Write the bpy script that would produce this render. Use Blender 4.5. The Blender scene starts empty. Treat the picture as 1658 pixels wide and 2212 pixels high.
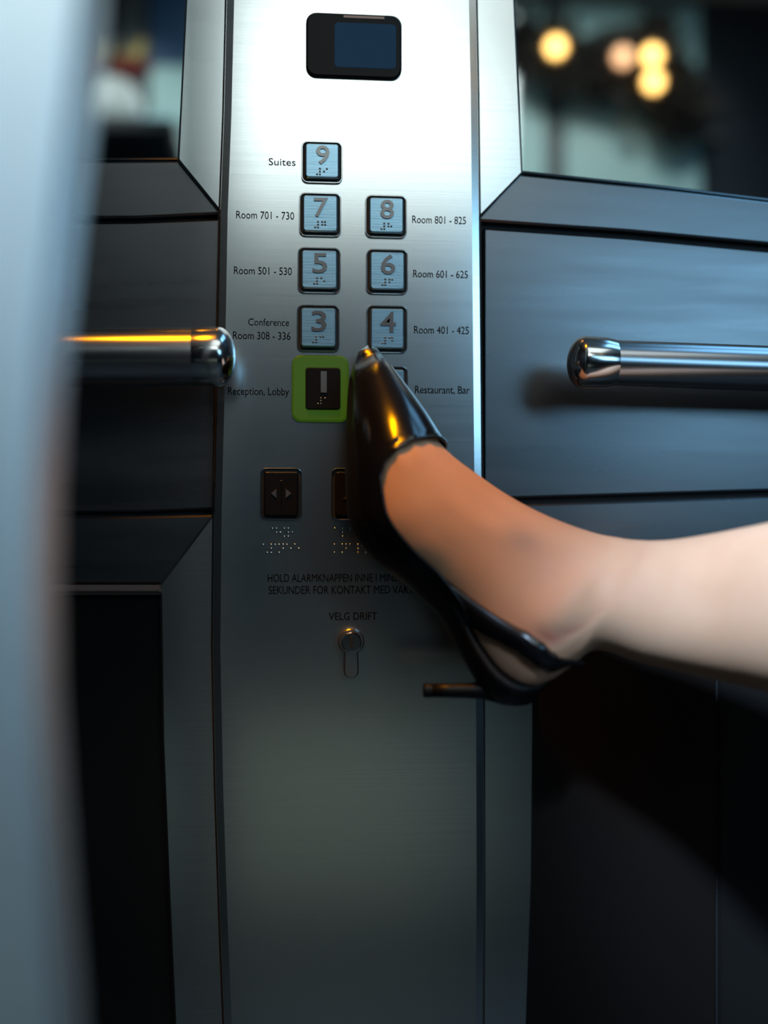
import bpy, bmesh, math, random
from mathutils import Vector, Matrix
random.seed(7)
C = bpy.context.scene.collection
scene = bpy.context.scene
PI = math.pi

# ------------------------------------------------------------------ camera
FPX = 2372.0                       # focal length in pixels of the 1658 x 2212 frame
YAW, PITCH, DIST = math.radians(5.0), math.radians(1.0), 0.76
CAM = Vector((-DIST * math.tan(YAW), -DIST, 1.12))
ROT = Matrix.Rotation(-YAW, 3, 'Z') @ Matrix.Rotation(PI / 2 + PITCH, 3, 'X')
cam_d = bpy.data.cameras.new('camera')
cam = bpy.data.objects.new('camera', cam_d)
C.objects.link(cam)
cam.matrix_world = Matrix.Translation(CAM) @ ROT.to_4x4()
cam_d.sensor_fit = 'VERTICAL'
cam_d.sensor_height = 36.0
cam_d.sensor_width = 24.0
cam_d.lens = FPX / 2212 * 36.0
cam_d.clip_start = 0.01
cam_d.dof.use_dof = True
cam_d.dof.focus_distance = DIST - 0.035
cam_d.dof.aperture_fstop = 1.8
scene.camera = cam

# ------------------------------------------------------------------ world, lights, exposure
scene.view_settings.view_transform = 'Standard'
scene.view_settings.look = 'None'
scene.view_settings.exposure = 0.0
scene.view_settings.gamma = 1.0
scene.view_settings.use_curve_mapping = False
w = bpy.data.worlds.new('world')
scene.world = w
w.use_nodes = True
w.node_tree.nodes['Background'].inputs[0].default_value = (0.5, 0.7, 0.85, 1)
w.node_tree.nodes['Background'].inputs[1].default_value = 0.05


def area(name, loc, target, sx, sy, power, col, spread=PI):
    d = bpy.data.lights.new(name, 'AREA')
    d.shape = 'RECTANGLE'
    d.size, d.size_y = sx, sy
    d.energy = power
    d.color = col
    d.spread = spread
    o = bpy.data.objects.new(name, d)
    C.objects.link(o)
    o.location = loc
    o.rotation_euler = (Vector(target) - Vector(loc)).to_track_quat('-Z', 'Y').to_euler()
    return o


def spot(name, loc, target, power, col, angle, blend=0.5, radius=0.03):
    d = bpy.data.lights.new(name, 'SPOT')
    d.energy = power
    d.color = col
    d.spot_size = angle
    d.spot_blend = blend
    d.shadow_soft_size = radius
    o = bpy.data.objects.new(name, d)
    C.objects.link(o)
    o.location = loc
    o.rotation_euler = (Vector(target) - Vector(loc)).to_track_quat('-Z', 'Y').to_euler()
    return o


area('ceiling_light', (0.35, -1.30, 2.47), (0.35, -1.30, 0), 1.0, 0.9, 5.5, (0.88, 1.0, 1.0))
area('column_top_fill', (0.11, -1.96, 2.20), (0.11, 0, 2.0), 0.78, 0.50, 3.7, (0.86, 1.0, 1.0))  # added unseen panel; its reflection whitens the upper part of the column
area('right_blue_fill', (0.95, -1.93, 1.62), (0.5, 0, 1.25), 1.0, 0.5, 9.0, (0.30, 0.66, 1.0))  # added blue panel before the closed rear wall, tints the right boards
area('shoe_sheen_fill', (0.92, -0.30, 2.47), (0.92, -0.30, 0), 0.5, 0.44, 3.6, (0.22, 0.58, 1.0))  # unseen light put in for the blue sheen on the shoe
spot('garland_fill', (0.8, -1.25, 2.45), (0.75, -2.0, 2.0), 9, (0.9, 1.0, 1.0), math.radians(64), 0.6, 0.03)  # added spot, lightens the teal wall behind the garland
spot('warm_downlight', (-0.27, -0.52, 2.4), (0.01, -0.10, 1.12), 120, (1.0, 0.34, 0.0), math.radians(14.5), 0.7, 0.09)
spot('white_downlight', (-0.08, -1.35, 2.05), (0.245, -0.18, 1.06), 460, (0.46, 0.68, 1.0), math.radians(13.5), 1.0, 0.06)
spot('vase_fill', (-0.55, -1.2, 2.45), (-0.5, -1.75, 2.12), 14, (0.9, 1.0, 1.0), math.radians(50), 0.6, 0.03)  # extra spot added so the vase shows in the left mirror
spot('board_fill', (0.0, -1.1, 2.4), (0.02, -2.0, 0.45), 85, (0.95, 1.0, 0.86), math.radians(24), 0.9, 0.05)  # added spot on the pale rear board, for its reflection in the column


# ------------------------------------------------------------------ pixel helpers (measurements of the photograph)
def P(px, py, Y):
    """Point where the sight line of a photo pixel meets the plane y = Y."""
    d = ROT @ Vector(((px - 829.0) / FPX, (1106.0 - py) / FPX, -1.0))
    return CAM + d * ((Y - CAM.y) / d.y)


def V(px, py, Yv):
    """Real place of a thing that the front mirrors show at a pixel: virtual depth Yv behind the glass, folded back."""
    q = P(px, py, Yv)
    return Vector((q.x, -q.y, q.z))


# ------------------------------------------------------------------ materials
def mat(name, col, rough=0.5, metal=0.0, **kw):
    m = bpy.data.materials.new(name)
    m.use_nodes = True
    nt = m.node_tree
    b = nt.nodes['Principled BSDF']
    b.inputs['Base Color'].default_value = (*col, 1)
    b.inputs['Roughness'].default_value = rough
    b.inputs['Metallic'].default_value = metal
    if 'coat' in kw:
        b.inputs['Coat Weight'].default_value = kw['coat']
        b.inputs['Coat Roughness'].default_value = kw.get('coat_rough', 0.1)
    if 'spec' in kw:
        b.inputs['Specular IOR Level'].default_value = kw['spec']
    if 'emit' in kw:
        b.inputs['Emission Color'].default_value = (*kw['emit'], 1)
        b.inputs['Emission Strength'].default_value = kw.get('estr', 1.0)
    if 'noise' in kw:                       # (scale xyz, colour spread, bump, roughness spread)
        sc, cs, bump, rs = kw['noise']
        tc = nt.nodes.new('ShaderNodeTexCoord')
        mp = nt.nodes.new('ShaderNodeMapping')
        mp.inputs['Scale'].default_value = sc
        mp.inputs['Rotation'].default_value = kw.get('rot', (0, 0, 0))
        nz = nt.nodes.new('ShaderNodeTexNoise')
        nz.inputs['Scale'].default_value = 1.0
        nz.inputs['Detail'].default_value = kw.get('detail', 4)
        nt.links.new(tc.outputs['Object'], mp.inputs['Vector'])
        nt.links.new(mp.outputs[0], nz.inputs['Vector'])
        if cs:
            mx = nt.nodes.new('ShaderNodeMix')
            mx.data_type = 'RGBA'
            c2 = kw.get('col2', tuple(c * (1 - cs) for c in col))
            mx.inputs[6].default_value = (*col, 1)
            mx.inputs[7].default_value = (*c2, 1)
            nt.links.new(nz.outputs['Fac'], mx.inputs[0])
            nt.links.new(mx.outputs[2], b.inputs['Base Color'])
        if bump:
            bp = nt.nodes.new('ShaderNodeBump')
            bp.inputs['Strength'].default_value = bump
            bp.inputs['Distance'].default_value = 0.001
            nt.links.new(nz.outputs['Fac'], bp.inputs['Height'])
            nt.links.new(bp.outputs[0], b.inputs['Normal'])
        if rs:
            mr = nt.nodes.new('ShaderNodeMapRange')
            mr.inputs[3].default_value = rough - rs
            mr.inputs[4].default_value = rough + rs
            nt.links.new(nz.outputs['Fac'], mr.inputs[0])
            nt.links.new(mr.outputs[0], b.inputs['Roughness'])
    return m


M_STEEL = mat('brushed_steel', (0.64, 0.66, 0.655), 0.21, 1.0, noise=((5, 5, 900), 0.06, 0.006, 0.03))
M_STEEL2 = mat('brushed_steel_edge', (0.64, 0.655, 0.65), 0.21, 1.0, noise=((5, 5, 900), 0.06, 0.006, 0.03))
M_RETURN = mat('satin_steel', (0.95, 0.96, 0.95), 0.46, 1.0, noise=((4, 4, 500), 0.05, 0.01, 0.04))
M_CHROME = mat('polished_steel', (0.50, 0.49, 0.48), 0.15, 1.0, noise=((60, 60, 60), 0.0, 0.0, 0.04))
M_RAIL = mat('satin_rail_steel', (0.34, 0.34, 0.35), 0.24, 1.0, noise=((8, 300, 300), 0.1, 0.01, 0.04))
M_BAND = mat('dark_blue_laminate', (0.17, 0.168, 0.17), 0.29, 1.0, rot=(0, 0.62, 0), noise=((5, 5, 60), 0.22, 0.0, 0.09))
M_STRIP = mat('brown_strip', (0.20, 0.13, 0.11), 0.4, 0.6)
M_BLACK = mat('black_gloss', (0.0075, 0.007, 0.0065), 0.22, 0.0, spec=0.35, noise=((6, 6, 6), 0.3, 0.0, 0.04))
M_BROWN = mat('dark_brown_gloss', (0.007, 0.0052, 0.0042), 0.26, 0.0, spec=0.28, noise=((7, 7, 4), 0.4, 0.0, 0.05))
M_GAP = mat('gap_black', (0.006, 0.006, 0.006), 0.7)
M_MIRROR = mat('mirror_glass', (0.80, 0.83, 0.82), 0.025, 1.0, noise=((3, 3, 3), 0.0, 0.0, 0.01))
M_CAP = mat('button_blue_steel', (0.27, 0.44, 0.55), 0.28, 0.9, noise=((40, 40, 700), 0.1, 0.05, 0.03))
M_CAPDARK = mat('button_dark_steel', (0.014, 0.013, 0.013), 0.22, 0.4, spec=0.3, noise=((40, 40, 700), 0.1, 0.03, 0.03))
M_RIM = mat('button_rim_steel', (0.55, 0.57, 0.57), 0.16, 1.0)
M_NUM = mat('raised_numeral', (0.17, 0.17, 0.17), 0.25, 0.8)
M_NUMD = mat('raised_symbol', (0.30, 0.28, 0.27), 0.25, 0.9)
M_INK = mat('engraved_ink', (0.004, 0.004, 0.004), 0.8, spec=0.0)
M_GREEN = mat('green_lit_ring', (0.02, 0.06, 0.004), 0.5, spec=0.3, emit=(0.085, 0.22, 0.010), estr=0.26, noise=((60, 60, 60), 0.25, 0.0, 0.05))
M_BEZEL = mat('display_bezel', (0.005, 0.0045, 0.0045), 0.45, spec=0.15)
M_SCREEN = mat('display_screen', (0.008, 0.02, 0.035), 0.6, spec=0.06, emit=(0.010, 0.033, 0.065), estr=0.6)
M_BRASS = mat('lock_nickel', (0.45, 0.43, 0.40), 0.25, 1.0)
M_LEATHER = mat('black_leather', (0.004, 0.004, 0.005), 0.20, 0.0, spec=0.45, noise=((300, 300, 300), 0.2, 0.03, 0.03))
M_SOLE = mat('black_sole', (0.004, 0.004, 0.004), 0.45, spec=0.2, noise=((200, 200, 200), 0.2, 0.05, 0.04))
M_FLOOR = mat('stone_floor', (0.17, 0.19, 0.21), 0.35, noise=((6, 6, 6), 0.4, 0.0, 0.08))
M_CEIL = mat('white_ceiling', (0.55, 0.58, 0.58), 0.6)
M_TEAL = mat('teal_panel', (0.52, 0.80, 0.78), 0.5, noise=((2, 2, 2), 0.25, 0.0, 0.05))
M_DARKWALL = mat('dark_navy_wall', (0.018, 0.024, 0.032), 0.5, noise=((3, 3, 3), 0.3, 0.0, 0.05))
M_PALEWALL = mat('pale_green_grey_board', (0.50, 0.54, 0.48), 0.5, noise=((2, 2, 2), 0.2, 0.0, 0.05))
M_MAROON = mat('dark_maroon_wall', (0.045, 0.030, 0.030), 0.5, noise=((3, 3, 3), 0.3, 0.0, 0.05))
M_GREY = mat('grey_strip', (0.10, 0.115, 0.12), 0.5)
M_BLUE = mat('blue_panel', (0.03, 0.10, 0.22), 0.5)
M_GARL = mat('dark_leaf', (0.010, 0.010, 0.008), 0.6, noise=((30, 30, 30), 0.4, 0.0, 0.05))
M_AMBER = mat('amber_globe', (0.8, 0.5, 0.2), 0.3, emit=(1.0, 0.55, 0.15), estr=6.5)
M_AMBERD = mat('dim_globe', (0.8, 0.5, 0.3), 0.3, emit=(1.0, 0.5, 0.25), estr=2.4)
M_WHITE = mat('white_ceramic', (0.55, 0.60, 0.58), 0.35)
M_RED = mat('red_petals', (0.25, 0.012, 0.015), 0.5)
M_GOLD = mat('gold_grass', (0.42, 0.33, 0.10), 0.45)
M_PALE = mat('pale_blue_card', (0.35, 0.60, 0.68), 0.4)


def skin_material():
    m = mat('tan_skin', (0.60, 0.31, 0.19), 0.55, 0.0, spec=0.15)
    nt = m.node_tree
    b = nt.nodes['Principled BSDF']
    b.inputs['Subsurface Weight'].default_value = 0.25
    b.inputs['Subsurface Radius'].default_value = (0.008, 0.003, 0.0015)
    b.inputs['Subsurface Scale'].default_value = 0.6
    tc = nt.nodes.new('ShaderNodeTexCoord')
    n1 = nt.nodes.new('ShaderNodeTexNoise')
    n1.inputs['Scale'].default_value = 26
    n1.inputs['Detail'].default_value = 5
    nt.links.new(tc.outputs['Object'], n1.inputs['Vector'])
    mx = nt.nodes.new('ShaderNodeMix')
    mx.data_type = 'RGBA'
    mx.inputs[6].default_value = (0.57, 0.335, 0.21, 1)
    mx.inputs[7].default_value = (0.42, 0.225, 0.125, 1)
    nt.links.new(n1.outputs['Fac'], mx.inputs[0])
    vc = nt.nodes.new('ShaderNodeVertexColor')       # the bluish veins and the reddened tendon crease of the ankle
    vc.layer_name = 'marks'
    mx2 = nt.nodes.new('ShaderNodeMix')
    mx2.data_type = 'RGBA'
    mx2.blend_type = 'MULTIPLY'
    mx2.inputs[0].default_value = 1.0
    nt.links.new(mx.outputs[2], mx2.inputs[6])
    nt.links.new(vc.outputs['Color'], mx2.inputs[7])
    nt.links.new(mx2.outputs[2], b.inputs['Base Color'])
    n2 = nt.nodes.new('ShaderNodeTexNoise')
    n2.inputs['Scale'].default_value = 420
    nt.links.new(tc.outputs['Object'], n2.inputs['Vector'])
    bp = nt.nodes.new('ShaderNodeBump')
    bp.inputs['Strength'].default_value = 0.10
    bp.inputs['Distance'].default_value = 0.001
    nt.links.new(n2.outputs['Fac'], bp.inputs['Height'])
    nt.links.new(bp.outputs[0], b.inputs['Normal'])
    return m


M_SKIN = skin_material()

# ------------------------------------------------------------------ object helpers
WL = {}


def tag(o, label=None, cat=None, group=None, kind=None):
    for k, v in (('label', label), ('category', cat), ('group', group), ('kind', kind)):
        if v:
            o[k] = v
    return o


def empty(name, loc):
    o = bpy.data.objects.new(name, None)
    C.objects.link(o)
    o.location = loc
    o.empty_display_size = 0.05
    WL[o.name] = Vector(loc)
    return o


def obj(name, bm, m, parent=None, smooth=False, recalc=True):
    """Link a bmesh given in world coordinates as ONE object; its origin is put at the centre of its box."""
    if recalc:
        bmesh.ops.recalc_face_normals(bm, faces=bm.faces[:])
    lo = Vector((min(v.co[i] for v in bm.verts) for i in range(3)))
    hi = Vector((max(v.co[i] for v in bm.verts) for i in range(3)))
    c = (lo + hi) / 2
    for v in bm.verts:
        v.co -= c
    me = bpy.data.meshes.new(name)
    bm.to_mesh(me)
    bm.free()
    me.materials.append(m)
    if smooth:
        for p in me.polygons:
            p.use_smooth = True
    o = bpy.data.objects.new(name, me)
    C.objects.link(o)
    if parent:
        o.parent = parent
        o.location = c - WL[parent.name]
    else:
        o.location = c
    WL[o.name] = c
    return o


def add_loops(bm, loops, closed=True, cap0=True, cap1=True):
    rings = [[bm.verts.new(p) for p in L] for L in loops]
    n = len(rings[0])
    for a, b in zip(rings, rings[1:]):
        for i in range(n if closed else n - 1):
            j = (i + 1) % n
            bm.faces.new((a[i], a[j], b[j], b[i]))
    if cap0:
        bm.faces.new(rings[0])
    if cap1:
        bm.faces.new(rings[-1])
    return rings


def box(bm, lo, hi):
    x0, y0, z0 = lo
    x1, y1, z1 = hi
    add_loops(bm, [[(x0, y0, z0), (x1, y0, z0), (x1, y1, z0), (x0, y1, z0)], [(x0, y0, z1), (x1, y0, z1), (x1, y1, z1), (x0, y1, z1)]])


def inset_poly(pts, d):
    """Inset of a polygon in the xz plane (given counter-clockwise seen from -y)."""
    n = len(pts)
    area2 = sum(pts[i].x * pts[(i + 1) % n].z - pts[(i + 1) % n].x * pts[i].z for i in range(n))
    sg = 1 if area2 > 0 else -1
    out = []
    for i in range(n):
        a, b, c = pts[i - 1], pts[i], pts[(i + 1) % n]
        e1 = Vector((b.x - a.x, b.z - a.z)).normalized()
        e2 = Vector((c.x - b.x, c.z - b.z)).normalized()
        n1 = Vector((-e1.y, e1.x)) * sg
        n2 = Vector((-e2.y, e2.x)) * sg
        k = n1 + n2
        k = k / max(k.length_squared / 2, 0.35)
        out.append(Vector((b.x + k.x * d, b.y, b.z + k.y * d)))
    return out


def slab_poly(bm, pix, yf, yb, bev, bev_y=None):
    """Plate whose outline is measured in pixels on the plane y = yf; edges chamfered."""
    pts = [P(x, y, yf) for x, y in pix]
    by = bev if bev_y is None else bev_y
    L0 = [Vector((p.x, yb, p.z)) for p in pts]
    L1 = [Vector((p.x, yf + by, p.z)) for p in pts]
    L2 = [Vector((p.x, yf, p.z)) for p in inset_poly(pts, bev)]
    add_loops(bm, [L0, L1, L2])


def rrect(cx, cz, w, h, r, y, n=5):
    out = []
    for qx, qz, a0 in ((1, 1, 0), (-1, 1, 90), (-1, -1, 180), (1, -1, 270)):
        for i in range(n + 1):
            a = math.radians(a0 + 90 * i / n)
            out.append(Vector((cx + qx * (w / 2 - r) + r * math.cos(a), y, cz + qz * (h / 2 - r) + r * math.sin(a))))
    return out


def ring_plate(bm, cx, cz, w, h, r, t, yb, yf, ch):
    """Rounded rectangular frame of width t."""
    wi, hi, ri = w - 2 * t, h - 2 * t, max(r - t, 0.0008)
    loops = [rrect(cx, cz, w, h, r, yb), rrect(cx, cz, w, h, r, yf + ch), rrect(cx, cz, w - 2 * ch, h - 2 * ch, r - ch * .5, yf),
             rrect(cx, cz, wi + ch, hi + ch, ri + ch * .5, yf), rrect(cx, cz, wi, hi, ri, yf + ch), rrect(cx, cz, wi, hi, ri, yb)]
    rr = add_loops(bm, loops, cap0=False, cap1=False)
    a, b = rr[-1], rr[0]
    for i in range(len(a)):
        j = (i + 1) % len(a)
        bm.faces.new((a[i], a[j], b[j], b[i]))


def cap_plate(bm, cx, cz, w, h, r, yb, yf, ch, chy=None):
    chy = ch if chy is None else chy
    add_loops(bm, [rrect(cx, cz, w, h, r, yb), rrect(cx, cz, w, h, r, yf + chy), rrect(cx, cz, w - ch, h - ch, r - ch * .25, yf + chy * .35),
                   rrect(cx, cz, w - 2 * ch, h - 2 * ch, max(r - ch, 0.0006), yf)])


def tube(bm, pts, radii, n=20, cap0=True, cap1=True, flat=1.0):
    rings = []
    pts = [Vector(p) for p in pts]
    for i, p in enumerate(pts):
        t = (pts[min(i + 1, len(pts) - 1)] - pts[max(i - 1, 0)]).normalized()
        u = t.cross(Vector((0, 0, 1)))
        if u.length < 0.1:
            u = t.cross(Vector((1, 0, 0)))
        u.normalize()
        v = u.cross(t)
        rings.append([p + u * (radii[i] * flat * math.cos(2 * PI * k / n)) + v * (radii[i] * math.sin(2 * PI * k / n)) for k in range(n)])
    add_loops(bm, rings, cap0=cap0, cap1=cap1)


def ball(bm, c, r, squash=(1, 1, 1), seg=12, rings=8):
    mtx = Matrix.Translation(c) @ Matrix.Diagonal((r * squash[0], r * squash[1], r * squash[2], 1))
    bmesh.ops.create_uvsphere(bm, u_segments=seg, v_segments=rings, radius=1.0, matrix=mtx)


def text_bm(bm, body, cx, cz, y, height, width=None, extrude=0.0004, align='CENTER', bold=0.0, raise_=None):
    """Lettering standing on the plane y, facing -y; height is the capital height, width the full length."""
    cu = bpy.data.curves.new('t', 'FONT')
    cu.body = body
    cu.size = 1.0
    cu.extrude = 0.0
    cu.resolution_u = 3
    cu.offset = bold
    to = bpy.data.objects.new('t', cu)
    C.objects.link(to)
    dg = bpy.context.evaluated_depsgraph_get()
    me = bpy.data.meshes.new_from_object(to.evaluated_get(dg))
    bpy.data.objects.remove(to)
    bpy.data.curves.remove(cu)
    tb = bmesh.new()
    tb.from_mesh(me)
    bpy.data.meshes.remove(me)
    xs = [v.co.x for v in tb.verts]
    x0, x1 = min(xs), max(xs)
    sz = height / 0.69
    sx = sz if width is None else width / (x1 - x0)
    off = {'CENTER': (x0 + x1) / 2, 'LEFT': x0, 'RIGHT': x1}[align]
    mid = 0.345
    front = {}
    ext = bmesh.ops.extrude_face_region(tb, geom=tb.faces[:])
    top = {e for e in ext['geom'] if isinstance(e, bmesh.types.BMVert)}
    vm = {}
    for v in tb.verts:
        vm[v] = bm.verts.new((cx + (v.co.x - off) * sx, y - (extrude if v in top else 0), cz + (v.co.y - mid) * sz))
    for f in tb.faces:
        try:
            bm.faces.new([vm[v] for v in f.verts])
        except ValueError:
            pass
    tb.free()


# ------------------------------------------------------------------ the lift car: shell
X0, X1, YR, ZC = -0.95, 1.4, -2.0, 2.5


def struct(name, lo, hi, m):
    bm = bmesh.new()
    box(bm, lo, hi)
    return tag(obj(name, bm, m), kind='structure')


struct('floor', (X0 - .05, YR - .05, -0.05), (X1 + .05, 0.05, 0.0), M_FLOOR)
struct('ceiling', (X0 - .05, YR - .05, ZC), (X1 + .05, 0.05, ZC + .05), M_CEIL)
struct('wall_right', (X1, YR - .05, 0), (X1 + .05, 0.05, ZC), M_DARKWALL)
struct('wall_side', (X0 - .05, YR - .05, 0), (X0, 0.05, ZC), M_MAROON)
wall_rear = struct('wall_rear', (X0 - .05, YR - .05, 0), (X1 + .05, YR, ZC), M_DARKWALL)
wall_front = struct('wall_front', (X0, 0.0, 0), (X1, 0.05, ZC), M_GAP)


def wall_panel(pix, m, yf=-0.007, yb=0.0, bev=0.0015, parent=None, name='panel'):
    bm = bmesh.new()
    slab_poly(bm, pix, yf, yb, bev)
    return obj(name, bm, m, parent or wall_front)


XL, XR = -1300, 4400      # pixels of the two front corners of the car on the wall
# left of the column: three dark boards, a brown strip coloured as their lit lower edge, the black lower panel
wall_panel([(XL, 350), (120, 349), (394, 347), (486, 461), (300, 470), (XL, 482)], M_BAND)
wall_panel([(XL, 494), (300, 479), (476, 472), (466, 900), (462, 1100), (300, 1106), (XL, 1122)], M_BAND)
wall_panel([(XL, 1132), (300, 1116), (470, 1112), (354, 1262), (XL, 1262)], M_BAND)
wall_panel([(XL, 1264), (352, 1264), (352, 1286), (XL, 1288)], M_STRIP, yf=-0.012, bev=0.004, name='lit_edge_strip')
wall_panel([(XL, 1292), (352, 1290), (358, 1600), (370, 1900), (384, 2212), (396, 2700), (396, 4450), (XL, 4450)], M_BLACK, yf=-0.004)
# right of the column
wall_panel([(1027, 476), (1120, 376), (1400, 404), (1700, 440), (XR, 600), (XR, 690), (1700, 530), (1360, 499)], M_BAND)
wall_panel([(1044, 492), (1360, 514), (1700, 546), (XR, 706), (XR, 1010), (1700, 1058), (1044, 1078)], M_BAND)
wall_panel([(1046, 1092), (1700, 1073), (XR, 1026), (XR, 1240), (1143, 1258), (1036, 1118)], M_BAND)
wall_panel([(1145, 1264), (1548, 1260), (1548, 2700), (1548, 4450), (1129, 4450), (1129, 2212), (1142, 1800)], M_BROWN, yf=-0.004)
wall_panel([(1553, 1264), (XR, 1240), (XR, 4450), (1553, 4450)], M_BLACK, yf=-0.004)

# the near return panel of the car on the left, its edge a soft round
bm = bmesh.new()
YN = -0.45
edge = [(205, -420), (192, 0), (170, 200), (138, 450), (104, 800), (91, 1050), (86, 1250), (90, 1500), (106, 1750), (124, 2000), (142, 2212), (165, 2700)]
prof = [(0.0, 0.030), (0.0, 0.006)] + [(-0.004 + 0.004 * math.cos(a), 0.004 - 0.005 * math.sin(a)) for a in [PI / 2 * k / 6 for k in range(1, 7)]]
rows = []
pts = [P(x, y, YN + 0.006) for x, y in edge]
pts = [Vector((pts[0].x, 0, ZC))] + pts + [Vector((pts[-1].x, 0, 0.0))]
for p in pts:
    rows.append([Vector((p.x - 0.042, YN + 0.030, p.z))] + [Vector((p.x + dx, YN + dy, p.z)) for dx, dy in prof] + [Vector((p.x - 0.042, YN - 0.0130, p.z))])
add_loops(bm, rows)
wl = obj('wall_left', bm, M_RETURN)
tag(wl, kind='structure')
mod = wl.modifiers.new('edge', 'EDGE_SPLIT')
mod.split_angle = math.radians(35)
for p in wl.data.polygons:
    p.use_smooth = True

# rear wall: what the mirrors and the column reflect
def rear_panel(px0, px1, z0, z1, m, t=0.012, name='panel'):
    a, b = V(px0, 200, -YR).x, V(px1, 200, -YR).x
    bm = bmesh.new()
    box(bm, (a, YR, z0), (b, YR + t, z1))
    return obj(name, bm, m, wall_rear)


rear_panel(1000, 1172, 1.9, 2.48, M_TEAL)
rear_panel(1176, 1212, 1.9, 2.48, M_GREY, 0.006)
rear_panel(1216, 1505, 1.9, 2.48, M_TEAL)
rear_panel(262, 312, 1.9, 2.48, M_GREY)
rear_panel(325, 470, 2.28, 2.48, M_BLUE, 0.008)
rear_panel(325, 470, 1.9, 2.275, M_TEAL, 0.008)
bm = bmesh.new()
box(bm, (-0.7, YR, 0.22), (0.5, YR + 0.012, 0.66))
obj('panel', bm, M_PALEWALL, wall_rear)  # unseen board added as a reflector: paler patch low on the steel column

# ------------------------------------------------------------------ mirrors
def mirror(name, pix, label):
    bm = bmesh.new()
    slab_poly(bm, pix, -0.005, 0.0, 0.001)
    return tag(obj(name, bm, M_MIRROR), label, 'mirror')


mirror('wall_mirror', [(XL, -3200), (408, -3200), (407, 0), (392, 343), (120, 345), (XL, 346)],
       'tall wall mirror left of the steel column, showing red and gold flowers')
mirror('wall_mirror', [(1104, 0), (1098, -3200), (XR, -3200), (XR, 596), (1700, 436), (1400, 400), (1120, 371)],
       'tall wall mirror right of the steel column, showing a garland with amber lamps')

# ------------------------------------------------------------------ control panel column
cp = empty('control_panel', P(760, 4450, -0.006))
tag(cp, 'full-height brushed steel lift control column with floor buttons, display and key switch', 'control panel')
bm = bmesh.new()
slab_poly(bm, [(396, -3000), (400, 0), (383, 345), (479, 463), (468, 900), (464, 1100), (458, 1112), (345, 1262), (350, 1600), (362, 1900), (376, 2212), (388, 2700), (388, 4450),
               (1132, 4450), (1132, 2700), (1139, 2212), (1150, 1900), (1153, 1560), (1151, 1262), (1042, 1112), (1040, 1080), (1038, 900), (1035, 471), (1129, 374), (1112, 0), (1106, -3000)],
          -0.011, -0.0071, 0.0014)
obj('back_plate', bm, M_STEEL, cp)
YF = -0.020
LE = [(492, -3000), (490, 0), (484, 250), (476, 460), (468, 900), (463, 1100), (460, 1400), (466, 1700), (476, 2000), (488, 2300), (492, 4450)]
RE = [(1042, 4450), (1042, 2212), (1044, 1900), (1043, 1560), (1041, 1200), (1038, 900), (1034, 480), (1031, 200), (1027, 0), (1026, -3000)]
bm = bmesh.new()
slab_poly(bm, LE + RE, YF, -0.0105, 0.0048, 0.0006)
obj('face_plate', bm, M_STEEL2, cp)
# thin shadow joints either side of the face plate
for side, shift in ((LE, -3), (RE, 3)):
    bm = bmesh.new()
    a = [P(x + shift, y, -0.0125) for x, y in side]
    n = len(a)
    L = [[Vector((p.x + dx, yy, p.z)) for p in a] for dx, yy in ((-0.0006, -0.0109), (-0.0006, -0.0116), (0.0006, -0.0116), (0.0006, -0.0109))]
    add_loops(bm, L, closed=False, cap0=False, cap1=False)
    obj('joint_strip', bm, M_GAP, cp)

PXM = (P(830, 800, YF) - P(829, 800, YF)).length      # metres per pixel on the face plate


def at(px, py):
    q = P(px, py, YF)
    return q.x, q.z


# display
x, z = at(764, 102)
bm = bmesh.new()
cap_plate(bm, x, z, 206 * PXM, 138 * PXM, 0.007, YF + 0.001, YF - 0.003, 0.0012)
disp = obj('display', bm, M_BEZEL, cp)
x, z = at(788, 103)
bm = bmesh.new()
cap_plate(bm, x, z, 134 * PXM, 98 * PXM, 0.003, YF - 0.002, YF - 0.0034, 0.0006)
obj('screen', bm, M_SCREEN, disp)
x, z = at(785, 42)
bm = bmesh.new()
cap_plate(bm, x, z, 90 * PXM, 7 * PXM, 0.0009, YF - 0.002, YF - 0.0034, 0.0003)
obj('light_bar', bm, M_STRIP, disp)

# buttons
DIG = {'1': (1,), '2': (1, 2), '3': (1, 4), '4': (1, 4, 5), '5': (1, 5), '6': (1, 2, 4), '7': (1, 2, 4, 5), '8': (1, 2, 5), '9': (2, 4), '#': (3, 4, 5, 6)}
ALPH = {'a': (1,), 'l': (1, 2, 3), 'r': (1, 2, 3, 5), 'm': (1, 3, 4), 'k': (1, 3), 'n': (1, 3, 4, 5), 'p': (1, 2, 3, 4), 'd': (1, 4, 5), 'o': (2, 4, 6), 'e': (1, 5), 'A': (1, 6)}


def braille(bm, cells, x, z, y, pitch, step, r):
    for i, dots in enumerate(cells):
        for d in dots:
            col, row = (0, d - 1) if d <= 3 else (1, d - 4)
            ball(bm, Vector((x + i * step + col * pitch, y, z - row * pitch)), r, (1, 0.6, 1), 8, 6)


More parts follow.
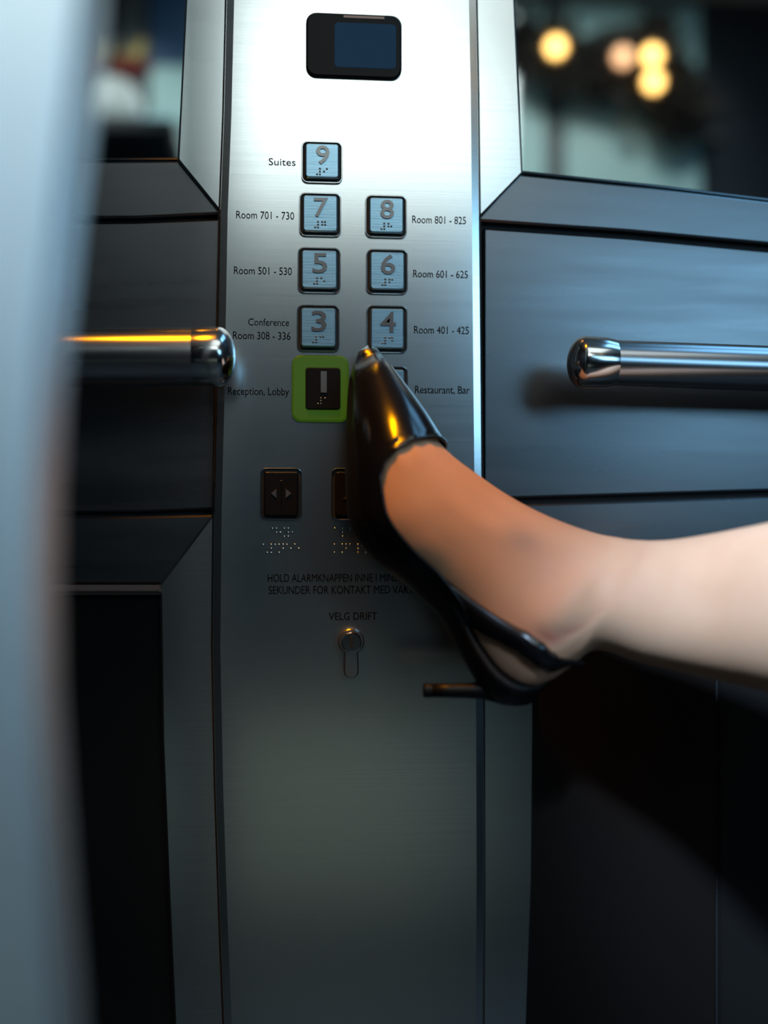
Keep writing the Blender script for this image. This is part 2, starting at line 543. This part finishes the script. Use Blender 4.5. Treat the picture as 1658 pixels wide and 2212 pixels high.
def button(px, py, wp, hp, num, cap_m, num_m, lit=False):
    x, z = at(px, py)
    W, H = wp * PXM, hp * PXM
    bm = bmesh.new()
    cap_plate(bm, x, z, W - 0.0048, H - 0.0048, 0.0022, YF + 0.0005, YF - 0.0052, 0.0010, 0.0020)
    b = obj('button', bm, cap_m, cp)
    bm = bmesh.new()
    ring_plate(bm, x, z, W, H, 0.0042, 0.0008, YF + 0.0005, YF - 0.0020, 0.0003)
    obj('rim', bm, M_RIM, b)
    bm = bmesh.new()
    cap_plate(bm, x, z, W - 0.001, H - 0.001, 0.0038, YF + 0.0004, YF - 0.0008, 0.0002)
    obj('well', bm, M_GAP, b)
    if lit:
        bm = bmesh.new()
        cx, cz = at(691.5, 840)
        ring_plate(bm, cx, cz, 121 * PXM, 142 * PXM, 0.0062, 0.0098, YF + 0.0005, YF - 0.0030, 0.0012)
        o = obj('lit_ring', bm, M_GREEN, b)
        o['label'] = 'glowing green surround of the pressed button'
    yt = YF - 0.0052
    if num in DIG:
        bm = bmesh.new()
        text_bm(bm, num, x + 0.0004, z + H * 0.13, yt, H * 0.42, width=H * (0.12 if num == '1' else 0.32), extrude=0.0009, bold=0.012)
        obj('numeral', bm, num_m, b)
        bm = bmesh.new()
        braille(bm, [DIG['#'], DIG[num]], x - 0.0034, z - H * 0.20, yt, 0.0019, 0.0047, 0.00075)
        tag(obj('braille_dots', bm, num_m, b, smooth=True), kind='stuff')
    elif num == 'door':
        bm = bmesh.new()
        cap_plate(bm, x, z, 0.0011, H * 0.52, 0.0004, yt + 0.0003, yt - 0.0008, 0.0003)
        for s in (-1, 1):
            a = [Vector((x + s * 0.0074, 0, z)), Vector((x + s * 0.0026, 0, z + 0.0040)), Vector((x + s * 0.0026, 0, z - 0.0040))]
            add_loops(bm, [[Vector((p.x, yt + 0.0003, p.z)) for p in a], [Vector((p.x, yt - 0.0009, p.z)) for p in inset_poly(a, 0.0006)]])
        obj('door_symbol', bm, num_m, b)
    elif num == 'bell':
        bm = bmesh.new()
        pr = [(-0.0068, -0.0042), (-0.0048, -0.0020), (-0.0042, 0.0030), (-0.0022, 0.0056), (0, 0.0062), (0.0022, 0.0056), (0.0042, 0.0030), (0.0048, -0.0020), (0.0068, -0.0042)]
        a = [Vector((x + u, 0, z + v)) for u, v in pr]
        add_loops(bm, [[Vector((p.x, yt + 0.0003, p.z)) for p in a], [Vector((p.x, yt - 0.0009, p.z)) for p in inset_poly(a, 0.0005)]])
        ball(bm, Vector((x, yt, z - 0.0056)), 0.0014, (1, 0.6, 1))
        obj('bell_symbol', bm, num_m, b)
    return b


button(695, 352, 88, 90, '9', M_CAP, M_NUM)
button(691, 465, 90, 94, '7', M_CAP, M_NUM)
button(833, 469, 90, 92, '8', M_CAP, M_NUM)
button(689, 585, 92, 98, '5', M_CAP, M_NUM)
button(835, 588, 90, 97, '6', M_CAP, M_NUM)
button(687, 710, 91, 100, '3', M_CAP, M_NUM)
button(835, 712, 88, 102, '4', M_CAP, M_NUM)
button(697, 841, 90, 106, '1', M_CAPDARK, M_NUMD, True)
button(835, 844, 90, 104, '2', M_CAP, M_NUM)
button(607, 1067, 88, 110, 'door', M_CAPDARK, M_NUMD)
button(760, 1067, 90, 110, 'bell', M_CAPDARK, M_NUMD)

# engraved lettering
def lettering(lines):
    bm = bmesh.new()
    for body, x0, x1, yc, hp in lines:
        xa, z = at(x0, yc)
        xb, z2 = at(x1, yc)
        text_bm(bm, body, (xa + xb) / 2, (z + z2) / 2, YF, hp * PXM, xb - xa, 0.0003, bold=0.0)
    return obj('lettering', bm, M_INK, cp)


lettering([('Suites', 580, 638, 350, 15)])
lettering([('Room 701 - 730', 510, 635, 465, 16)])
lettering([('Room 801 - 825', 890, 1006, 475, 16)])
lettering([('Room 501 - 530', 505, 630, 585, 16)])
lettering([('Room 601 - 625', 892, 1010, 592, 16)])
lettering([('Conference', 536, 624, 696, 15), ('Room 308 - 336', 503, 627, 725, 16)])
lettering([('Room 401 - 425', 894, 1012, 713, 16)])
lettering([('Reception, Lobby', 492, 624, 845, 16)])
lettering([('Restaurant, Bar', 896, 1014, 842, 16)])
lettering([('HOLD ALARMKNAPPEN INNE I MINST 3', 578, 880, 1248, 17), ('SEKUNDER FOR KONTAKT MED VAKT', 580, 893, 1274, 17)])
lettering([('VELG DRIFT', 710, 814, 1331, 16)])

# braille on the plate under the two lower buttons
def plate_braille(word, px, py):
    x, z = at(px, py)
    bm = bmesh.new()
    braille(bm, [ALPH[c] for c in word], x, z, YF, 8.6 * PXM, 16.8 * PXM, 0.00095)
    tag(obj('braille_dots', bm, M_RIM, cp, smooth=True), kind='stuff')


plate_braille('dor', 588, 1142)
plate_braille('Apnee'.replace('e', 'e'), 568, 1177)
plate_braille('alarm', 723, 1142)
plate_braille('knapp', 722, 1177)

# profile-cylinder key switch
x, z = at(757, 1384)
bm = bmesh.new()
out = [(0.0088 * math.sin(a), 0.0088 * math.cos(a)) for a in [math.radians(t) for t in range(-148, 149, 8)]]
out = out + [(0.0050, -0.0200), (0.0042, -0.0225), (0.0022, -0.0240), (-0.0022, -0.0240), (-0.0042, -0.0225), (-0.0050, -0.0200)]
pp = [Vector((x + u, 0, z + v)) for u, v in out]
add_loops(bm, [[Vector((p.x, YF + 0.001, p.z)) for p in pp], [Vector((p.x, YF - 0.0070, p.z)) for p in pp], [Vector((p.x, YF - 0.0082, p.z)) for p in inset_poly(pp, 0.0009)]])
ks = obj('key_switch', bm, M_BRASS, cp)
bm = bmesh.new()
tube(bm, [(x, YF - 0.008, z), (x, YF - 0.0105, z), (x, YF - 0.0110, z)], [0.0068, 0.0068, 0.0060], 24)
obj('key_plug', bm, M_CHROME, ks)
bm = bmesh.new()
cap_plate(bm, x, z, 0.0016, 0.0078, 0.0006, YF - 0.0105, YF - 0.0114, 0.0002)
obj('keyhole', bm, M_GAP, ks)

# ------------------------------------------------------------------ handrails
def handrail(c0, c1, r, collar, label, bracket_px):
    a, b = c0, c1
    d = (b - a).normalized()
    root = empty('handrail', (a + b) / 2)
    tag(root, label, 'handrail')
    bm = bmesh.new()
    tube(bm, [a + d * 0.004, b], [r, r], 32)
    obj('tube', bm, M_RAIL, root, smooth=False)
    bm = bmesh.new()
    pr = []
    R = collar
    L = 0.020
    for k in range(9):
        t = PI / 2 * k / 8
        pr.append((-R * 0.62 * math.cos(t), R * math.sin(t) * 0.999 + 0.0004))
    pr += [(L * 0.7, R), (L, R * 0.93), (L, r * 0.9)]
    tube(bm, [a + d * u for u, _ in pr], [v for _, v in pr], 32)
    obj('end_cap', bm, M_CHROME, root, smooth=True)
    for px in bracket_px:
        q = a + d * px
        bm = bmesh.new()
        tube(bm, [q + Vector((0, r * 0.5, -r * 0.3)), Vector((q.x, -0.02, q.z - r * 0.6)), Vector((q.x, -0.006, q.z - r * 0.6))], [0.006, 0.006, 0.006], 14)
        tube(bm, [Vector((q.x, -0.011, q.z - r * 0.6)), Vector((q.x, -0.0065, q.z - r * 0.6))], [0.017, 0.018], 18)
        obj('bracket', bm, M_CHROME, root)
    for o in root.children:
        m = o.modifiers.new('edge', 'EDGE_SPLIT')
        m.split_angle = math.radians(40)
        for p in o.data.polygons:
            p.use_smooth = True
    return root


YH = -0.062
s = 0.765 - 0.062
a, b = P(1260, 783, YH), P(1760, 800, YH)
handrail(a, a + (b - a).normalized() * 0.72, 0.0150, 0.0166, 'steel handrail with a round domed end on the blue boards right of the column', (0.24, 0.6))
a, b = P(470, 771, YH), P(-200, 776, YH)
handrail(a, a + (b - a).normalized() * 0.62, 0.0183, 0.0186, 'steel handrail on the dark boards left of the column, reaching its edge', (0.12, 0.45))

# ------------------------------------------------------------------ the person: one leg with a foot in a slingback shoe
#      s     dorsal edge    sole edge     Y      half breadth
ST = [(-0.2, 804, 757, 784, 761, -0.034, .0030),
      (0.0, 812, 768, 777, 783, -0.038, .0055),
      (0.5, 824, 783, 768, 812, -0.050, .0135),
      (1.0, 846, 812, 765, 850, -0.056, .0210),
      (2.0, 900, 886, 763, 930, -0.065, .0350),
      (3.0, 958, 970, 763, 1012, -0.073, .0420),
      (4.0, 1036, 1032, 773, 1128, -0.080, .0430),
      (5.0, 1105, 1078, 828, 1204, -0.087, .0405),
      (6.0, 1170, 1112, 904, 1264, -0.093, .0380),
      (7.0, 1232, 1137, 974, 1332, -0.099, .0360),
      (8.0, 1290, 1155, 1024, 1402, -0.104, .0350),
      (9.0, 1330, 1162, 1078, 1466, -0.109, .0345),
      (10.0, 1356, 1166, 1145, 1492, -0.113, .0335),
      (11.0, 1382, 1168, 1228, 1444, -0.117, .0325),
      (12.0, 1412, 1169, 1288, 1404, -0.122, .0320),
      (13.0, 1462, 1165, 1385, 1431, -0.131, .0335),
      (14.0, 1552, 1150, 1525, 1464, -0.148, .0380),
      (15.0, 1662, 1128, 1655, 1494, -0.170, .0430),
      (16.0, 1860, 1085, 1840, 1545, -0.205, .0490),
      (17.0, 2160, 1030, 2140, 1600, -0.250, .0520),
      (18.0, 2500, 1010, 2490, 1570, -0.290, .0500),
      (19.0, 2800, 985, 2800, 1545, -0.320, .0520),
      (19.6, 2960, 1010, 2960, 1510, -0.335, .0400),
      (19.9, 3010, 1110, 3010, 1410, -0.340, .0200)]


def interp(s):
    i = 0
    while i < len(ST) - 2 and s > ST[i + 1][0]:
        i += 1
    p1, p2 = ST[i], ST[i + 1]
    p0 = ST[i - 1] if i > 0 else p1
    p3 = ST[i + 2] if i + 2 < len(ST) else p2
    h = p2[0] - p1[0]
    t = (s - p1[0]) / h
    out = []
    for k in range(1, 7):
        m1 = (p2[k] - p0[k]) / max(p2[0] - p0[0], 1e-6) * h
        m2 = (p3[k] - p1[k]) / max(p3[0] - p1[0], 1e-6) * h
        out.append((2 * t**3 - 3 * t**2 + 1) * p1[k] + (t**3 - 2 * t**2 + t) * m1 + (-2 * t**3 + 3 * t**2) * p2[k] + (t**3 - t**2) * m2)
    return out


def gauss(u, w):
    return math.exp(-(u / w) ** 2)


def foot_point(s, th, off=0.0):
    """Surface of the foot: th = 0 at the dorsal outline, 90 facing the viewer, 180 at the sole outline."""
    dx, dy, px, py, Y, hw = interp(s)
    D, S = P(dx, dy, Y), P(px, py, Y)
    c = (D + S) / 2
    e = (D - S)
    h = e.length / 2
    e.normalize()
    wv = (CAM - c)
    wv = (wv - e * wv.dot(e)).normalized()
    a = math.radians(th)
    ex = 0.92
    ca, sa = math.cos(a), math.sin(a)
    x = h * math.copysign(abs(ca) ** ex, ca)
    y = hw * math.copysign(abs(sa) ** ex, sa)
    q = c + e * x + wv * y
    n = (e * (ca / max(h, 1e-4)) + wv * (sa / max(hw, 1e-4))).normalized()
    bump = 0.0
    td = (th + 180) % 360 - 180
    for sgn in (1, -1):                                     # inner and outer ankle bones
        bump += 0.0050 * gauss(s - 9.2, 1.0) * gauss(td - sgn * 92, 24)
    bump += 0.0011 * gauss(td - 48, 9) * gauss(s - 5.5, 2.2)       # tendons on the instep
    bump += 0.0009 * gauss(td - 78, 9) * gauss(s - 5.0, 2.0)
    bump -= 0.0012 * gauss(td - 112 + (s - 9) * 7, 5) * gauss(s - 9.6, 1.0)   # fold behind the ankle bone
    bump += 0.0010 * gauss(td - 123 + (s - 9) * 7, 7) * gauss(s - 9.6, 1.0)
    for k, t0 in enumerate((55, 76, 96)):                   # little folds of skin behind the vamp
        bump += 0.0016 * gauss(td - t0, 4) * gauss(s - 2.95, 0.3)
    return q + n * (off + bump), n


NR = 56
SS = []
s0 = 0.7
while s0 < 19.9:
    SS.append(s0)
    s0 += 0.1 if s0 < 4 else (0.14 if s0 < 13 else 0.3)
SS.append(19.9)
bm = bmesh.new()
rows = [[foot_point(s, 360.0 * k / NR)[0] for k in range(NR)] for s in SS]
rg = add_loops(bm, rows)
lay = bm.loops.layers.float_color.new('marks')
vs = {}
for r_, s in zip(rg, SS):
    for k, v in enumerate(r_):
        td = (360.0 * k / NR + 180) % 360 - 180
        v_ = 0.55 * gauss(s - 6.4, 0.55) * gauss(td - 72, 11) + 0.25 * gauss(s - 5.2, 1.0) * gauss(td - 100, 6)
        cr = 0.8 * gauss(td - 112 + (s - 9) * 7, 5) * gauss(s - 9.6, 1.0)
        hr = 0.45 * gauss(s - 10, 1.4) * gauss(abs(td) - 170, 40)
        base = Vector((1, 1, 1))
        base = base * (1 - v_) + Vector((0.45, 0.62, 0.85)) * v_
        base = base * (1 - cr) + Vector((0.55, 0.28, 0.32)) * cr
        base = base * (1 - hr) + Vector((0.95, 0.62, 0.62)) * hr
        vs[v] = base
for f in bm.faces:
    for lp in f.loops:
        lp[lay] = (*vs[lp.vert], 1)
person = obj('person', bm, M_SKIN, smooth=True)
tag(person, "person's bare leg and tanned foot raised against the lift buttons in a black pointed shoe", 'person')

# shoe upper
TL = [(2.62, 70, 70), (2.66, 84, 50), (2.72, 94, 32), (2.85, 104, 8), (3.0, 112, -14), (3.3, 120, -45), (4.0, 124, -66), (5.0, 128, -70), (6.0, 133, -76), (6.7, 138, -82), (7.15, 143, -92), (7.4, 150, -110)]


def topline(s):
    if s <= TL[0][0]:
        return TL[0][1], TL[0][2]
    for a, b in zip(TL, TL[1:]):
        if s <= b[0]:
            t = (s - a[0]) / (b[0] - a[0])
            return a[1] + (b[1] - a[1]) * t, a[2] + (b[2] - a[2]) * t
    return TL[-1][1], TL[-1][2]


US = [-0.2 + 0.1 * k for k in range(28)] + [2.62, 2.66, 2.72, 2.78, 2.85, 2.92, 3.0, 3.1, 3.2, 3.3, 3.45, 3.6] + [3.8 + 0.2 * k for k in range(18)] + [7.4]
US = sorted(set(round(u, 3) for u in US if u <= 7.4))
NU = 72


def sole_bend(s, th):
    """Extra fullness of the shoe at its toe point and along the sole."""
    return 0.0


bm = bmesh.new()
rows = []
for s in US:
    b, a = topline(s)
    rows.append([foot_point(s, b + (360 + a - b) * k / NU, 0.0022)[0] for k in range(NU + 1)])
rg = [[bm.verts.new(p) for p in L] for L in rows]
for A, B in zip(rg, rg[1:]):
    for k in range(NU):
        bm.faces.new((A[k], A[k + 1], B[k + 1], B[k]))
# pointed toe: close the front ring onto a tip
tip = bm.verts.new(P(795, 749, -0.0300))
for k in range(NU):
    bm.faces.new((rg[0][k + 1], rg[0][k], tip))
bmesh.ops.remove_doubles(bm, verts=bm.verts[:], dist=0.00015)
shoe = obj('slingback_shoe', bm, M_LEATHER, person, smooth=True)
shoe['label'] = 'black leather pointed slingback shoe'
md = shoe.modifiers.new('thick', 'SOLIDIFY')
md.thickness = 0.0014
md.offset = 1.0
ed = shoe.modifiers.new('edge', 'EDGE_SPLIT')
ed.split_angle = math.radians(60)

# topline binding: thin rolled edge around the opening
bm = bmesh.new()
path = []
for s in [u for u in US[::-1] if u >= 2.62]:
    path.append(foot_point(s, topline(s)[0], 0.0034)[0])
for s in [u for u in US if u > 2.62]:
    path.append(foot_point(s, topline(s)[1], 0.0034)[0])
tube(bm, path, [0.0011] * len(path), 8)
obj('topline_binding', bm, M_LEATHER, shoe, smooth=True)

# sole: a strip under the foot that thickens into the seat of the heel
bm = bmesh.new()
rows = []
SO = [0.2 + 0.3 * k for k in range(34)] + [10.35, 10.55]
for s in SO:
    sp = 34 if s < 6.6 else 34 - 8 * min(1, (s - 6.6) / 1.2)
    if s > 9.9:
        sp *= max(0.35, 1 - (s - 9.9) * 0.7)
    t = 0.0046 + 0.0008 * min(1, s / 3) + 0.0066 * max(0, min(1, (s - 6.8) / 2))
    if s > 9.6:
        t *= max(0.25, 1 - (s - 9.6) * 0.75)
    angs = [180 - sp + 2 * sp * k / 10 for k in range(11)]
    inn = [foot_point(s, a, 0.0006)[0] for a in angs]
    ou = [foot_point(s, a, t * (1 - 0.35 * abs(a - 180) / sp))[0] for a in angs]
    rows.append(ou + inn[::-1])
add_loops(bm, rows)
obj('sole', bm, M_SOLE, shoe, smooth=True)

# stiletto heel and its top piece
YS = -0.107
bm = bmesh.new()
hp = [(930, 1491, 14.5), (970, 1491, 15.5), (1010, 1491, 16.5), (1040, 1491, 18.5), (1065, 1493, 22), (1088, 1497, 25), (1112, 1500, 25), (1136, 1502, 21), (1152, 1503, 14)]
tube(bm, [P(x, y, YS) for x, y, r in hp], [r * 0.000285 for x, y, r in hp], 20)
obj('stiletto_heel', bm, M_SOLE, shoe, smooth=True)
bm = bmesh.new()
tube(bm, [P(914, 1491, YS), P(917, 1491, YS), P(931, 1491, YS)], [0.0038, 0.0044, 0.0044], 20)
obj('heel_tip', bm, M_SOLE, shoe, smooth=False)

# slingback strap round the back of the heel
SP = [(6.2, 150), (7.0, 144), (7.6, 136), (8.2, 128), (8.8, 121.5), (9.4, 121), (10.0, 126), (10.5, 138), (11.0, 153), (11.3, 167), (11.42, 180)]
fine = []
for (sa, ta), (sb, tb) in zip(SP, SP[1:]):
    for k in range(4):
        fine.append((sa + (sb - sa) * k / 4, ta + (tb - ta) * k / 4))
fine.append(SP[-1])
full = fine + [(s, 360 - t) for s, t in fine[::-1][1:]]
pts, nor = [], []
for s, t in full:
    q, n = foot_point(s, t, 0.0)
    pts.append(q)
    nor.append(n)
rows = []
for i in range(len(pts)):
    tng = (pts[min(i + 1, len(pts) - 1)] - pts[max(i - 1, 0)]).normalized()
    sd = nor[i].cross(tng).normalized()
    s = full[i][0]
    hw = 0.0064 + 0.0028 * max(0, min(1, (8.2 - s) / 1.8)) - 0.0024 * max(0, min(1, (s - 9.6) / 1.4))
    a = pts[i]
    n = nor[i]
    rows.append([a - sd * hw + n * 0.0002, a - sd * hw * .95 + n * 0.0028, a + n * 0.0034, a + sd * hw * .95 + n * 0.0028, a + sd * hw + n * 0.0002])
bm = bmesh.new()
add_loops(bm, rows)
obj('heel_strap', bm, M_LEATHER, shoe, smooth=True)

# ------------------------------------------------------------------ things that the mirrors show
YG = 1.9


def leaf(bm, base, d, l, wd, roll):
    d = d.normalized()
    u = d.cross(Vector((math.cos(roll), math.sin(roll), 0.3))).normalized()
    n = u.cross(d)
    a, b, c = base, base + d * l * 0.5, base + d * l
    v = [bm.verts.new(a), bm.verts.new(b + u * wd + n * wd * .3), bm.verts.new(c), bm.verts.new(b - u * wd + n * wd * .3), bm.verts.new(b - n * wd * .2)]
    for i in range(4):
        bm.faces.new((v[i], v[(i + 1) % 4], v[4]))


gp = [(1050, 90), (1130, 105), (1200, 110), (1270, 150), (1340, 150), (1400, 130), (1420, 170), (1470, 225), (1490, 240)]
gpts = [V(x, y, YG) for x, y in gp]
gar = empty('lamp_garland', gpts[4])
tag(gar, 'dark leafy garland with amber globe lamps on the teal wall, seen in the right mirror', 'garland')
bm = bmesh.new()
tube(bm, gpts, [0.02] * len(gpts), 8)
obj('stem', bm, M_GARL, gar)
bm = bmesh.new()
for a, b in zip(gpts, gpts[1:]):
    for k in range(150):
        q = a.lerp(b, random.random()) + Vector((random.gauss(0, .02), 0, random.gauss(0, .025)))
        d = Vector((random.uniform(-1, 1), random.uniform(-.25, .5), random.uniform(-1, 1)))
        leaf(bm, q, d, random.uniform(0.04, 0.085), random.uniform(0.012, 0.022), random.uniform(0, 6))
for k in range(60):
    q = V(1410 + random.uniform(-15, 15), random.uniform(50, 150), YG)
    leaf(bm, q, Vector((random.uniform(-1, 1), random.uniform(-.25, .5), random.uniform(-1, 1))), 0.06, 0.018, random.uniform(0, 6))
tag(obj('leaves', bm, M_GARL, gar), kind='stuff')
for px, py, m in ((1198, 105, M_AMBER), (1342, 127, M_AMBERD), (1405, 124, M_AMBER), (1408, 180, M_AMBER)):
    q = V(px, py, YG - 0.11)
    bm = bmesh.new()
    ball(bm, q, 0.021)
    g = obj('globe_lamp', bm, m, gar, smooth=True)
    bm = bmesh.new()
    tube(bm, [q + Vector((0, -0.015, 0.012)), q + Vector((0, -0.05, 0.02)), q + Vector((0, -0.10, 0.01))], [0.010, 0.008, 0.006], 10)
    obj('socket', bm, M_GARL, g)

# shelf on the rear wall with a white vase of red flowers and golden grass
YV = 1.75
vb = V(232, 302, YV)
shelf = empty('wall_shelf', (vb.x, YR + 0.02, vb.z - 0.02))
tag(shelf, 'dark shelf under the white flower vase, seen in the left mirror', 'shelf')
bm = bmesh.new()
sh = [V(120, 300, YV).x, V(395, 300, YV).x]
box(bm, (sh[0], YR, vb.z - 0.035), (sh[1], -YV + 0.14, vb.z))
bmesh.ops.bevel(bm, geom=bm.edges[:], offset=0.008, segments=2, affect='EDGES')
obj('board', bm, M_DARKWALL, shelf)
for sx in sh:
    bm = bmesh.new()
    q = sx + (0.03 if sx == sh[0] else -0.03)
    box(bm, (q - 0.01, YR, vb.z - 0.14), (q + 0.01, YR + 0.12, vb.z - 0.035))
    obj('bracket', bm, M_GREY, shelf)
vase = empty('flower_vase', vb)
tag(vase, 'round white vase of red flowers and golden grass, seen in the left mirror', 'vase')
bm = bmesh.new()
hh = (V(238, 180, YV) - vb).z
ww = (V(318, 260, YV) - V(165, 260, YV)).length / 2
pf = [(0.55, 0.001), (0.85, 0.12), (1.0, 0.35), (1.0, 0.6), (0.85, 0.85), (0.62, 1.0), (0.55, 1.0), (0.5, 0.9)]
rows = [[vb + Vector((ww * r * math.cos(2 * PI * k / 28), ww * r * math.sin(2 * PI * k / 28) * .8, hh * t)) for k in range(28)] for r, t in pf]
add_loops(bm, rows)
obj('pot', bm, M_WHITE, vase, smooth=True)
for k in range(9):
    q = V(175 + k * 16 + random.uniform(-4, 4), 155 + random.uniform(-8, 8), YV + random.uniform(-.04, .04))
    bm = bmesh.new()
    for j in range(14):
        leaf(bm, q, Vector((random.uniform(-1, 1), random.uniform(-1, 1), random.uniform(-.6, .9))), 0.032, 0.011, random.uniform(0, 6))
    obj('flower', bm, M_RED, vase)
for k in range(16):
    q = V(200 + k * 6, 150, YV + random.uniform(-.03, .03))
    e = V(205 + k * 8 + random.uniform(-8, 8), 85 + random.uniform(-12, 40), YV)
    bm = bmesh.new()
    leaf(bm, q, e - q, (e - q).length, 0.009, random.uniform(0, 6))
    obj('grass_blade', bm, M_GOLD, vase)
bm = bmesh.new()
q = V(344, 268, YV)
box(bm, (q.x - 0.035, -YV - 0.006, vb.z), (q.x + 0.035, -YV + 0.006, vb.z + 0.055))
bmesh.ops.bevel(bm, geom=bm.edges[:], offset=0.003, segments=2, affect='EDGES')
tag(obj('standing_card', bm, M_PALE), 'small pale blue card standing on the shelf beside the white vase', 'card')
